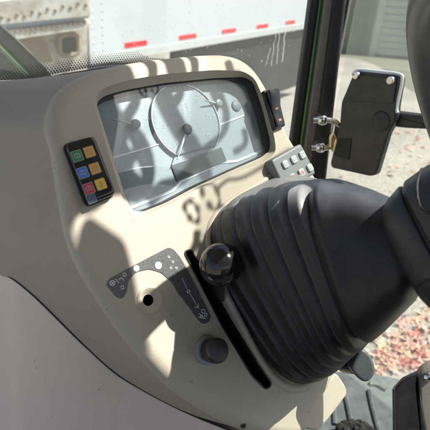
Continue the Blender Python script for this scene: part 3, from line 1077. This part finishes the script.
bar('grey_channel', (324.5, 0), (334, 0), (314.5, 150), (304, 150), -.012, .05, 'post_grey')
bar('inner_post', (333.5, 0), (347, 0), (330, 150), (314, 150), .0, .07, 'seal_black', .008)
# unseen roof, its edge shaped to throw the wanted shadow outline
DPN = UU
DG = pst(334, 120, -.03)
ru1 = (DG - CAM).dot(UU)
RZ = 2.46


def rp(px, py, z=RZ):
    q = pan(px, py)
    return q + S * ((z - q.z) / S.z)


def tuz(t_, u_, z_): return T * t_ + UU * u_ + Z * z_


edge_px = [(128, 20), (131, 60), (139, 90), (146, 125), (153, 155), (146, 180), (127, 195), (112, 197), (95, 212), (78, 217), (71, 235), (71, 262), (92, 306),
           (103, 300), (102, 272), (106, 247), (114, 235), (124, 241), (131, 262), (137, 290), (142, 322), (150, 350), (150, 400)]
edge = cr_loop([rp(*q) for q in edge_px], 4, False)  # dash shade outline carried up the sun direction to roof height
e0, e1_ = edge[0], edge[-1]
outline = [tuz(.95, -.9, RZ), tuz(-1.2, -.9, RZ), tuz(-1.2, e1_.dot(UU), RZ)] + edge[::-1] + [tuz(.95, e0.dot(UU), RZ)]
shadow_roof = MB()
vs, fs = [], []
bm = bmesh.new()
bv = [bm.verts.new(q) for q in outline]
es = [bm.edges.new((bv[i], bv[(i + 1) % len(bv)])) for i in range(len(bv))]
bmesh.ops.triangle_fill(bm, use_beauty=True, edges=es, normal=Z)
bm.verts.index_update()
vs = [v.co.copy() for v in bm.verts]; fs = [tuple(v.index for v in f.verts) for f in bm.faces]
bm.free()
shadow_roof.add(vs, fs); shadow_roof.add([q + Z * .06 for q in vs], fs)
shadow_roof.loft([outline, [q + Z * .06 for q in outline]], True)
shadow_roof.build('shadow_roof', 'shadow_caster_tan', cabf, smooth=20)
vis = MB()
vb = cr_loop([rp(*q, RZ - .08) for q in ((160, 0), (165, 55), (173, 85), (190, 118), (214, 152), (222, 160), (230, 152), (214, 122), (194, 90), (184, 55), (182, 0))], 3, False)
vis.prism(vb, Z * .008, 0)  # added unseen plate casting a dark band across the cluster
vis.build('shadow_band', 'shadow_caster_tan', cabf, smooth=20)
def rph(px, py, h, z):
    q = pan(px, py, h); return q + S * ((z - q.z) / S.z)


stp = MB(); rn = random.Random(4)  # added unseen loops that cast ring shadows below the cluster
for (px, py, r, st, sp_) in ((192, 211, .0085, 1.5, 25), (211, 195, .0115, 1.5, 23)):
    c = rp(px, py, RZ - .16)
    pts = []
    for k in range(sp_):
        a = 2 * math.pi * k / 24 + px; kk_ = 1 + .10 * math.sin(2 * a + px) + .05 * math.sin(3 * a)
        pts.append(c + (UU * math.cos(a) + VV * math.sin(a) * st) * r * kk_)
    stp.tube(pts, .0026, 6, rs=[.0028 + .0014 * math.sin(1.3 * k) for k in range(sp_)])
stp.tube(cr_loop([rp(218, 188, RZ - .16), rp(228, 180, RZ - .15), rp(246, 176, RZ - .12), rp(290, 150, RZ - .02)], 5, False), .0024, 6)
stp.build('shadow_loops', 'black_satin', cabf, smooth=50)
wb = MB()  # added unseen tubes that break the sunlight into dapples
def squig(pts, r, z=RZ - .14, h=-.024):
    P = cr_loop([rph(a, b, h, z) for a, b in pts], 6, False)
    wb.tube(P, r, 8, rs=[r * (1 + .45 * noise.noise(q * 40)) for q in P])
squig([(98, 118), (116, 112), (126, 122), (122, 142), (134, 158)], .0075)
squig([(131, 60), (138, 96), (128, 118), (140, 138), (150, 168), (146, 196)], .0085)
squig([(150, 200), (164, 186), (184, 176), (196, 158), (192, 140)], .0075)
squig([(176, 60), (180, 92), (170, 112), (176, 130)], .006)
squig([(205, 150), (224, 132), (228, 112), (222, 92)], .0055)
squig([(236, 150), (247, 142), (246, 128)], .005)
squig([(122, 172), (136, 182), (134, 198)], .009)
squig([(228, 62), (232, 74), (240, 84)], .006, h=0)
for k in range(7):
    h = .035 + .021 * k
    x_, y_ = 218 + 20 * k, 214 - 6.5 * k
    squig([(x_ - 6, y_ + 16), (x_ + 2, y_ + 2), (x_ + 4, y_ - 12)], .0042 + .0012 * rn.random(), z=RZ - .2, h=h)
    squig([(x_ + 6, y_ + 18), (x_ + 13, y_ + 6), (x_ + 12, y_ - 8)], .0028 + .001 * rn.random(), z=RZ - .2, h=h)
wb.build('dapple_tubes', 'black_satin', cabf, smooth=50)
enc = MB()
enc.box(tuz(-1.22, -.03, 1.5), UU * .87, T * .02, Z * .5); enc.build('rear_blocker', 'cab_dark', cabf, smooth=0)  # unseen dark slab added to cut the light from behind

# ------------------------------------------------------------------ glass door with latch
door = empty('glass_door', DG, 'frameless glass door with black latch housing beside the cab post', 'door')
def dr(px, py, off=0): return onp(px, py, DG - UU * off, UU)
print('door depth', (dr(365, 120) - CAM).dot(Fw), 'u', ru1)
dt0 = (dr(331, 130) - DG).dot(T)
g = MB()
def dq(t_, z_, k=0): return DG + T * t_ + Z * z_ + UU * k
gz0, gz1 = -1.3, 1.0
g.loft([[dq(dt0, gz0, k), dq(dt0 - 1.5, gz0, k), dq(dt0 - 1.5, gz1, k), dq(dt0, gz1, k)] for k in (0, .006)], True, True, True)
g.build('glass', 'door_glass', door, smooth=0)
de = MB(); de.tube([dr(352.5, -30), dr(349, 0), dr(334, 78), dr(326, 125), dr(318, 175), dr(300, 290)], .0045, 8)
de.build('edge_seal', 'post_grey', door)
# housing
HO = [(354.5, 72.5), (358, 71), (399, 75), (401, 79), (398, 96), (396, 108), (395.5, 121), (388, 133), (382, 154), (375.5, 175), (370, 176.5), (331.5, 168), (330, 163),
      (338, 134), (340, 118), (341, 102)]
ho = MB()
hol = [q + UU * .014 for q in round_poly([dr(*q, .034) for q in HO], .008, 3)]
ho.prism(hol, -UU * .014, .0035, seg=3)
hous = ho.build('latch_housing', 'case_black', door, smooth=40)
hr = MB()
cap_l = round_poly([dr(*q, .032) for q in ((344, 101), (355, 74), (398, 77.5), (395, 103))], .004, 3)
hr.prism(cap_l, -UU * .006, .002)
hr.build('latch_cover', 'case_black', hous, smooth=40)
ed = MB()
ed.tube(cr_loop([dr(*q, .030) for q in ((353, 75), (358.5, 70.3), (380, 72), (399.5, 74.5), (402, 80), (399, 95), (396.5, 108), (397.5, 113))], 4, False), .0034, 8)
ed.build('bright_edge', 'bright_trim', hous)
for (px, py) in ((356.5, 75.5), (391, 80.5)):
    s_ = MB(); c = dr(px, py, .038)
    s_.lathe(c, -UU, [(.0075, -.003), (.0075, .003), (.006, .005), (.0001, .0055)], 20)
    s_.build('screw', 'chrome', hous)
dm_ = MB(); dm_.lathe(dr(381, 121.5, .034), -UU, [(.020, -.002), (.0195, .001), (.017, .002), (.0001, .0026)], 32)
dm_.build('key_cover', 'black_satin', hous, smooth=60)
cut = MB(); cut.prism([dr(*q, .034) for q in ((333, 155), (338, 139), (352, 138), (349.5, 160))], -UU * .0015, .0005)
cut.build('latch_mouth', 'recess_black', hous, smooth=0)
# pull handle
hp = MB(); hp.prism(round_poly([dr(*q, .0) for q in ((394, 110), (418, 113), (440, 115), (440, 128), (414, 127), (395, 125))], .006, 4), -UU * .022, .006)
hp.build('pull_handle', 'black_satin', door, smooth=40)
# striker on the post
for (px, py) in ((321.5, 119.5), (319.5, 147)):
    stc = MB(); c = pst(px, py, .012)
    stc.lathe(c, (PN * .8 + Rt * .2).normalized(), [(.011, -.012), (.0115, .004), (.0095, .010), (.005, .0125), (.0001, .013)], 20)
    stc.tube([c - Rt * .018 + PN * .004, c + Rt * .012 + PN * .004, c + Rt * .03 - Up * (.006 if py < 130 else -.004)], .0065, 10)
    stc.build('striker_bolt', 'chrome', cabf, smooth=50)
st2 = MB()
a_ = [pst(*q, .02) for q in ((333, 121), (341, 124), (340, 147), (329, 149))]
st2.tube(cr_loop([pst(*q, .018) for q in ((331, 121), (337, 123), (337, 129), (332, 136), (331, 146), (325, 148))], 4, False), .0058, 10)
st2.prism(round_poly([pst(*q, .01) for q in ((334, 136), (344, 138), (341.5, 153), (331, 150))], .003, 3), PN * .016, .004)
st2.build('striker_loop', 'zinc', cabf, smooth=50)
st5 = MB(); st5.prism(round_poly([pst(*q, .012) for q in ((333, 121.5), (340, 125), (341.5, 137), (335, 140), (331.5, 131))], .003, 3), PN * .012, .003)
st5.build('striker_bracket', 'chrome', cabf, smooth=40)
st3 = MB(); st3.box(pst(348, 144, .015), Rt * .005, Up * .012, PN * .012)
st3.tube([pst(340, 132, .02), pst(346, 140, .02), pst(347, 151, .015)], .0055, 10)
st3.build('striker_plate', 'chrome', cabf, smooth=40)

# ------------------------------------------------------------------ cab floor, mat and trim
ZF = 1.12
def fl(px, py, z=ZF): return onp(px, py, V((0, 0, z)), Z)
ue = min(fl(352, 371).dot(UU), fl(378, 374).dot(UU), fl(402, 379).dot(UU)) - .02
te = fl(352, 371).dot(T)
print('floor edge', ue, te, [(fl(*q).dot(UU), fl(*q).dot(T)) for q in ((352, 371), (378, 374), (402, 379), (460, 440), (300, 372))])
fp = MB(); fp.box(tuz(-.35, (-.9 + ue) / 2, ZF - .085), UU * ((ue + .9) / 2), T * .88, Z * .02)
fp.build('bounce_blocker', 'cab_dark', cabf, smooth=0)  # unseen plate added to stop light bouncing up from the ground
mt = empty('floor_mat', fl(360, 400), 'grey ribbed rubber mat on the cab floor below the column', 'floor mat')
mm = MB()
mo = [fl(*q) for q in ((300, 372), (352, 371), (378, 374), (402, 379), (460, 440), (470, 520), (250, 520), (250, 400))]
mm.prism([q - Z * .05 for q in round_poly(mo, .02, 3)], Z * .05, .004)
mm.build('sheet', 'mat_rubber', mt, smooth=30)
for pts in (((346, 398), (349, 412), (353, 432)), ((369, 391), (372, 406), (379, 432)), ((369.5, 384), (376, 384.5), (386, 390)), ((334, 405), (335, 425))):
    rb = MB(); rb.tube(cr_loop([fl(*q, ZF + .002) for q in pts], 5, False), .006, 8); rb.build('rib', 'mat_rubber', mt)
fz = MB()
rnd = random.Random(5)
for (px, py, r) in ((345, 432, .020), (353, 429.5, .021), (361, 431, .020), (367, 434, .018), (350, 436, .022), (358, 437, .024)):
    c = fl(px, py, ZF + r * .8)
    n1, n2 = 14, 20; vs = []; fs = []
    for i in range(n1 + 1):
        for j in range(n2):
            d = V((math.sin(math.pi * i / n1) * math.cos(2 * math.pi * j / n2), math.sin(math.pi * i / n1) * math.sin(2 * math.pi * j / n2), math.cos(math.pi * i / n1)))
            k = 1 + .35 * noise.noise((c + d * r) * 90) + .15 * noise.noise((c + d * r) * 260)
            vs.append(c + d * r * k)
    for i in range(n1):
        for j in range(n2): fs.append((i * n2 + j, i * n2 + (j + 1) % n2, (i + 1) * n2 + (j + 1) % n2, (i + 1) * n2 + j))
    fz.add(vs, fs)
    for _ in range(160):
        d = V((rnd.gauss(0, 1), rnd.gauss(0, 1), rnd.gauss(0, 1))).normalized(); q = c + d * r * .9; tdir = (d + V((rnd.gauss(0, .5), rnd.gauss(0, .5), rnd.gauss(0, .5)))).normalized()
        s_ = tdir.orthogonal().normalized() * .0006
        fz.add([q - s_, q + s_, q + tdir * rnd.uniform(.004, .010)], [(0, 1, 2)])
tag(fz.build('fuzzy_clump', 'fuzz', smooth=0, merge=False, recalc=False), 'dark fuzzy clump lying on the floor mat at the bottom edge', 'clump')
# dark kick panel beside the mat
kk = empty('kick_panel', fl(405, 430), 'tall black plastic trim panel standing between floor mat and beige seat base', 'trim panel')
kp_ = MB()
kd = at(405, 400, .74)
KN = (V((0, 0, 0)) - T).normalized(); KN = (-Fw + Rt * -.25).normalized()
kl = round_poly([onp(*q, kd, KN) for q in ((392.5, 388), (402, 377.5), (419, 369.5), (417, 382), (421, 400), (427, 432), (427, 480), (393, 480))], .004, 3)
kp_.prism(kl, KN * .012, .004)
kp_.build('panel', 'black_satin', kk, smooth=40)
k3 = MB(); k3.tube([onp(*q, kd + KN * .013, KN) for q in ((393.8, 389), (394, 405), (394.5, 440), (394.5, 478))], .0022, 8)
k3.build('rib', 'black_satin', kk)
sb = MB()
sl2 = round_poly([onp(*q, kd - KN * .02, KN) for q in ((416, 368), (432, 358), (480, 350), (480, 480), (418, 480))], .01, 3)
sb.prism(sl2, KN * .018, .005)
seatb = sb.build('seat_base', 'dark_beige', smooth=40); tag(seatb, 'beige seat base panel at the lower right corner behind black trim', 'seat base')
sbs = MB(); sbs.lathe(onp(427.5, 377, kd, KN) - KN * .002, KN, [(.007, -.002), (.007, .003), (.004, .005), (.0001, .0052)], 18)
sbs.build('screw', 'chrome', seatb)

# ------------------------------------------------------------------ bonnet outside
BP = at(20, 60, 1.35)
bn = empty('bonnet', BP, 'dark green tractor bonnet edge seen through the lower left windscreen', 'bonnet')
bo = MB()
b1 = [onp(*q, BP, V((0, -1, 0))) for q in ((-330, -40), (-250, -52), (-150, -50), (-80, -38), (-40, -13), (0, 26), (20, 44), (46, 70), (60, 84), (-60, 120), (-330, 150))]
bo.prism(b1, T * .6, 0)
bo.build('side', 'green_dark', bn, smooth=30)
b2 = MB(); b2.tube([onp(*q, BP - V((0, .006, 0)), V((0, -1, 0))) for q in ((-12, 33), (0, 47), (11, 58), (28, 75))], .008, 8)
b2.build('green_trim', 'green_paint', bn)
b3 = MB(); b3.tube([onp(*q, BP - V((0, .004, 0)), V((0, -1, 0))) for q in ((-80, -38), (-40, -13), (0, 26), (20, 44), (46, 70))], .006, 8)
b3.build('edge_seal', 'seal_black', bn)

# ------------------------------------------------------------------ ground
def gp_(px, py): return onp(px, py, V((0, 0, 0)), Z)


gr = MB(); gr.add([V((-300, -300, 0)), V((300, -300, 0)), V((300, 300, 0)), V((-300, 300, 0))], [(0, 1, 2, 3)])
go = gr.build('ground', 'asphalt', smooth=0); tag(go, 'grey gravelly asphalt yard', 'ground', kind='structure'); go['kind'] = 'structure'

vg = MB(); vl = cr_loop([gp_(*q) for q in ((330, 56.5), (345, 57.5), (360, 59.5), (375, 65), (388, 73), (400, 84), (440, 104), (470, 108))], 5, False)  # dark sheet painting the shaded ground in front of the building
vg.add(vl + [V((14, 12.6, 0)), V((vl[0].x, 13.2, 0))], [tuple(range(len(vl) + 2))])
vgo = vg.build('painted_shade', 'painted_shade', smooth=0); vgo.location.z += .004; tag(vgo, 'olive grey sheet of painted shade on the ground by the building', 'painted_shade', kind='structure')
# fallen leaves
def leaf_mesh(seed, m):
    r = random.Random(seed); mb = MB(); n = 5
    pts = []
    for i in range(n * 2 + 1):
        a = R_(-60 + 300 * i / (n * 2)); rad = (1 if i % 2 == 0 else .45) * r.uniform(.85, 1.1)
        pts.append((math.cos(a) * rad, math.sin(a) * rad))
    vs = [V((0, 0, .12))] + [V((x, y, r.uniform(-.05, .42) * math.hypot(x, y) ** 2)) for x, y in pts]
    fs = [(0, i, i + 1) for i in range(1, len(vs) - 1)]
    o = mb.add([q * .045 for q in vs], fs)
    mb.tube([V((0, 0, .006)), V((-.02, -.035, .004)), V((-.022, -.062, .006))], .0012, 4)
    return mb.build('fallen_leaf', m, smooth=25, centre=V((0, 0, 0)), merge=False, recalc=False)
protos = [leaf_mesh(1, 'leaf_red'), leaf_mesh(2, 'leaf_red'), leaf_mesh(3, 'leaf_pink'), leaf_mesh(4, 'leaf_pink'), leaf_mesh(5, 'leaf_pink'), leaf_mesh(6, 'leaf_tan'), leaf_mesh(7, 'leaf_tan')]
lab = ['red fallen leaf curled on the grey asphalt beside the tractor'] * 2 + ['pale pink fallen leaf curled on the grey asphalt'] * 3 + ['tan fallen leaf lying on the grey asphalt'] * 2
grp = ['red fallen leaves'] * 2 + ['pink fallen leaves'] * 3 + ['tan fallen leaves'] * 2
used = set()
def gp(px, py): return onp(px, py, V((0, 0, 0)), Z)
spots = []
rnd = random.Random(11)
def cluster(poly_c, sx, sy, cnt):
    for _ in range(cnt):
        spots.append((poly_c[0] + rnd.gauss(0, sx), poly_c[1] + rnd.gauss(0, sy)))
cluster((404, 350), 16, 11, 84); cluster((422, 328), 10, 8, 24); cluster((386, 362), 9, 7, 30); cluster((375, 370), 6, 4, 10)
cluster((405, 152), 16, 10, 22); cluster((412, 128), 10, 5, 16); cluster((350, 150), 12, 12, 8); cluster((365, 185), 30, 8, 8); cluster((425, 170), 10, 12, 8)
for k, (px, py) in enumerate(spots):
    q = gp(px, py); i = rnd.choices(range(7), (2, 2, 4, 3, 3, 4, 3))[0]
    o = protos[i]
    if i in used:
        o = protos[i].copy(); COL.objects.link(o)
    used.add(i)
    o.location = q + Z * (.004 + rnd.uniform(0, .02)); o.rotation_euler = (rnd.gauss(0, .35), rnd.gauss(0, .35), rnd.uniform(0, 6.28))
    s_ = rnd.uniform(.55, 1.2); o.scale = (s_, s_, s_)
    tag(o, lab[i], 'leaf', grp[i])
for i, o in enumerate(protos):
    if i not in used: bpy.data.objects.remove(o)

# ------------------------------------------------------------------ trailer
dT = (Rt * ((588 - HALF) / FPX) + Up * ((HALF + 23) / FPX) + Fw); dT.z = 0; dT.normalize()
TN = V((dT.y, -dT.x, 0))        # face normal towards the tractor
D0 = 4.6
TP = at(136, 44, D0)
print('trailer ref z', TP.z)
trl = empty('semi_trailer', V((TP.x, TP.y, 0)), 'long white box trailer with red reflector strips along its lower edge', 'trailer')
def tr(px, py): return onp(px, py, TP, TN)
xl = (tr(88.5, 20) - TP).dot(dT)
zb = (tr(136, 50.5) - TP).z
def tq(x_, z_, k=0): return TP + dT * x_ + Z * z_ + TN * k
bx = MB()
L1 = (tr(318, 10) - TP).dot(dT)
def tbox(mb, x0, x1, za, zb_, k0, k1, mi=0):
    mb.box((tq(x0, za, k0) + tq(x1, zb_, k1)) / 2, dT * (x1 - x0) / 2, Z * (zb_ - za) / 2, TN * (k1 - k0) / 2, mi)
tbox(bx, xl, L1, zb + .012, 2.7, -2.5, 0)
bx.build('box', 'trailer_white', trl, smooth=0)
rl = MB(); tbox(rl, xl - .01, L1 + .01, zb - .06, zb + .012, -2.5, .012); tbox(rl, xl - .012, xl + .03, zb + .012, 2.7, -.05, .012)
for k in range(9):
    x_ = xl + 1.22 + k * 1.22
rl.build('bottom_rail', 'trailer_rail', trl, smooth=0)
sR = .13 * D0 / dT.dot(Fw)
for k in range(5):
    t = MB(); x_ = sR * k
    tbox(t, x_ - .15 * 1.0, x_ + .15 * 1.0, -.022, .022, .0, .004); t.build('reflector', 'tape_red', trl, smooth=0)
rv = MB()
for x_ in (.045, .155):
    for k in range(60):
        z_ = zb + .05 + k * .062
        if z_ < 2.4: rv.lathe(tq(xl + x_, z_, 0), TN, [(.0085, 0), (.007, .004), (.0001, .006)], 8)
for j in range(1, int(L1 / 1.22)):
    for k in range(40):
        z_ = zb + .1 + k * .1
        if z_ < 2.4: rv.lathe(tq(xl + .155 + j * 1.22, z_, 0), TN, [(.0085, 0), (.007, .004), (.0001, .006)], 8)
tag(rv.build('rivets', 'trailer_rail', trl, smooth=40), None, None, kind='stuff')
ch = MB(); tbox(ch, xl + 1.0, L1, zb - .25, zb - .06, -1.6, -.9); tbox(ch, xl + 2.2, xl + 2.4, -TP.z, zb - .06, -.7, -.5); tbox(ch, xl + 2.05, xl + 2.55, -TP.z, -TP.z + .03, -.8, -.4)
sk2 = MB(); tbox(sk2, xl + 1.2, L1 - .1, -TP.z + .16, zb - .07, -.10, -.06); sk2.build('under_shade', 'under_dark', trl, smooth=0)  # dark sheet standing for the shade under the trailer
ch.build('chassis', 'under_dark', trl, smooth=0)
for x_ in (L1 - 1.2, L1 - 2.5):
    wl = MB(); wl.lathe(tq(x_, -TP.z + .5, -.1), TN, [(.28, -.28), (.48, -.28), (.5, -.22), (.5, -.06), (.48, 0), (.3, 0), (.26, -.08), (.05, -.02), (.001, -.02)], 32)
    wl.build('wheel', 'tyre', trl, smooth=40)

# ------------------------------------------------------------------ old white truck at the left
OP = at(60, 30, 3.7)
ot = empty('old_truck', V((OP.x, OP.y, 0)), 'weathered white truck body with bolted beams and dark window left of the trailer', 'truck')
ON = V((.42, -.9, 0)).normalized(); OX = V((ON.y * -1, ON.x, 0)); OX = V((-ON.y, ON.x, 0))
def op(px, py, k=0): return onp(px, py, OP + ON * k, ON)
def opr(name, pts, thick, m, k=0, bev=.0):
    mb = MB(); mb.prism([op(*q, k) for q in pts], ON * thick, bev); return mb.build(name, m, ot, smooth=30)
opr('panel', ((-60, 40), (86, 22), (86, 95), (-60, 105)), .06, 'rust_white', -.12)
opr('upper_beam', ((-60, 8), (87, -16), (87, 14), (-60, 28)), .14, 'rust_white', 0, .01)
lb = opr('lower_beam', ((-60, 34), (15, 27), (87, 18.5), (87, 26), (14, 37.5), (-60, 47)), .12, 'rust_white', 0, .01)
bb = MB()
for k in range(14):
    t = k / 13; q = op(16 + 68 * t, 31.2 - 8.6 * t, .12)
    bb.lathe(q, ON, [(.013, 0), (.012, .006), (.001, .008)], 10)
bb.build('bolts', 'rust_tan', ot, smooth=30)
b4 = MB()
for k in range(12):
    t = k / 11; q = op(2 + 84 * t, 17 - 15 * t + (k % 2) * 3, .14)
    b4.lathe(q, ON, [(.012, 0), (.011, .006), (.001, .008)], 8)
b4.build('bolts', 'rust_tan', ot, smooth=30)
opr('tan_panel', ((14, 40), (42, 35.5), (52, 60), (22, 64)), .05, 'rust_tan', -.055)
wn_ = MB(); wn_.prism(round_poly([op(*q, -.055) for q in ((59, 35), (78, 33.5), (79.5, 54), (60, 56))], .05, 4), ON * .03, .008)
wdw = wn_.build('window', 'window_dark', ot, smooth=30)
fr_ = MB()
fl_ = round_poly([op(*q, -.025) for q in ((59, 35), (78, 33.5), (79.5, 54), (60, 56))], .05, 4)
fr_.tube(fl_ + [fl_[0]], .02, 8, caps=False); fr_.build('frame', 'rust_tan', wdw)
ou = MB()
for x_ in (-.9, .1):
    ou.lathe(V((OP.x + x_, OP.y + .35 + x_ * .45, .45)), ON, [(.2, -.25), (.43, -.25), (.45, -.2), (.45, -.04), (.42, 0), (.2, 0), (.001, -.03)], 28)
ou.build('wheel', 'tyre', ot, smooth=40)

# ------------------------------------------------------------------ building beyond the door
BG = gp(371, 56)
BN = V((0, -1, 0))
bld = empty('building', BG, 'olive grey building wall with white slatted shutter seen through the door glass', 'building')
def bp_(px, py, k=0): return onp(px, py, BG + BN * k, BN)
wl_ = MB()
x0 = bp_(318, 40).x - 1.0
wl_.box(V(((x0 + BG.x + 12) / 2, BG.y + 2.1, 2.2)), V(((BG.x + 12 - x0) / 2, 0, 0)), V((0, 2.0, 0)), Z * 2.2)
wl_.build('wall', 'stucco', bld, smooth=0)
sr = MB()
wS = 3.6
for k in range(20):
    z_ = .04 + k * .155
    sr.prism([V((BG.x + .08, BG.y + .06, z_)), V((BG.x + .08 + wS, BG.y + .06, z_)), V((BG.x + .08 + wS, BG.y + .06, z_ + .15)), V((BG.x + .08, BG.y + .06, z_ + .15))], V((0, -.05, 0)), .02)
sr.build('shutter', 'slat_white', bld, smooth=30)
sf = MB()
for xx in (BG.x, BG.x + wS + .1):
    sf.box(V((xx, BG.y + .03, 1.7)), V((.08, 0, 0)), V((0, .08, 0)), Z * 1.7)
sf.build('shutter_frame', 'slat_white', bld, smooth=0)
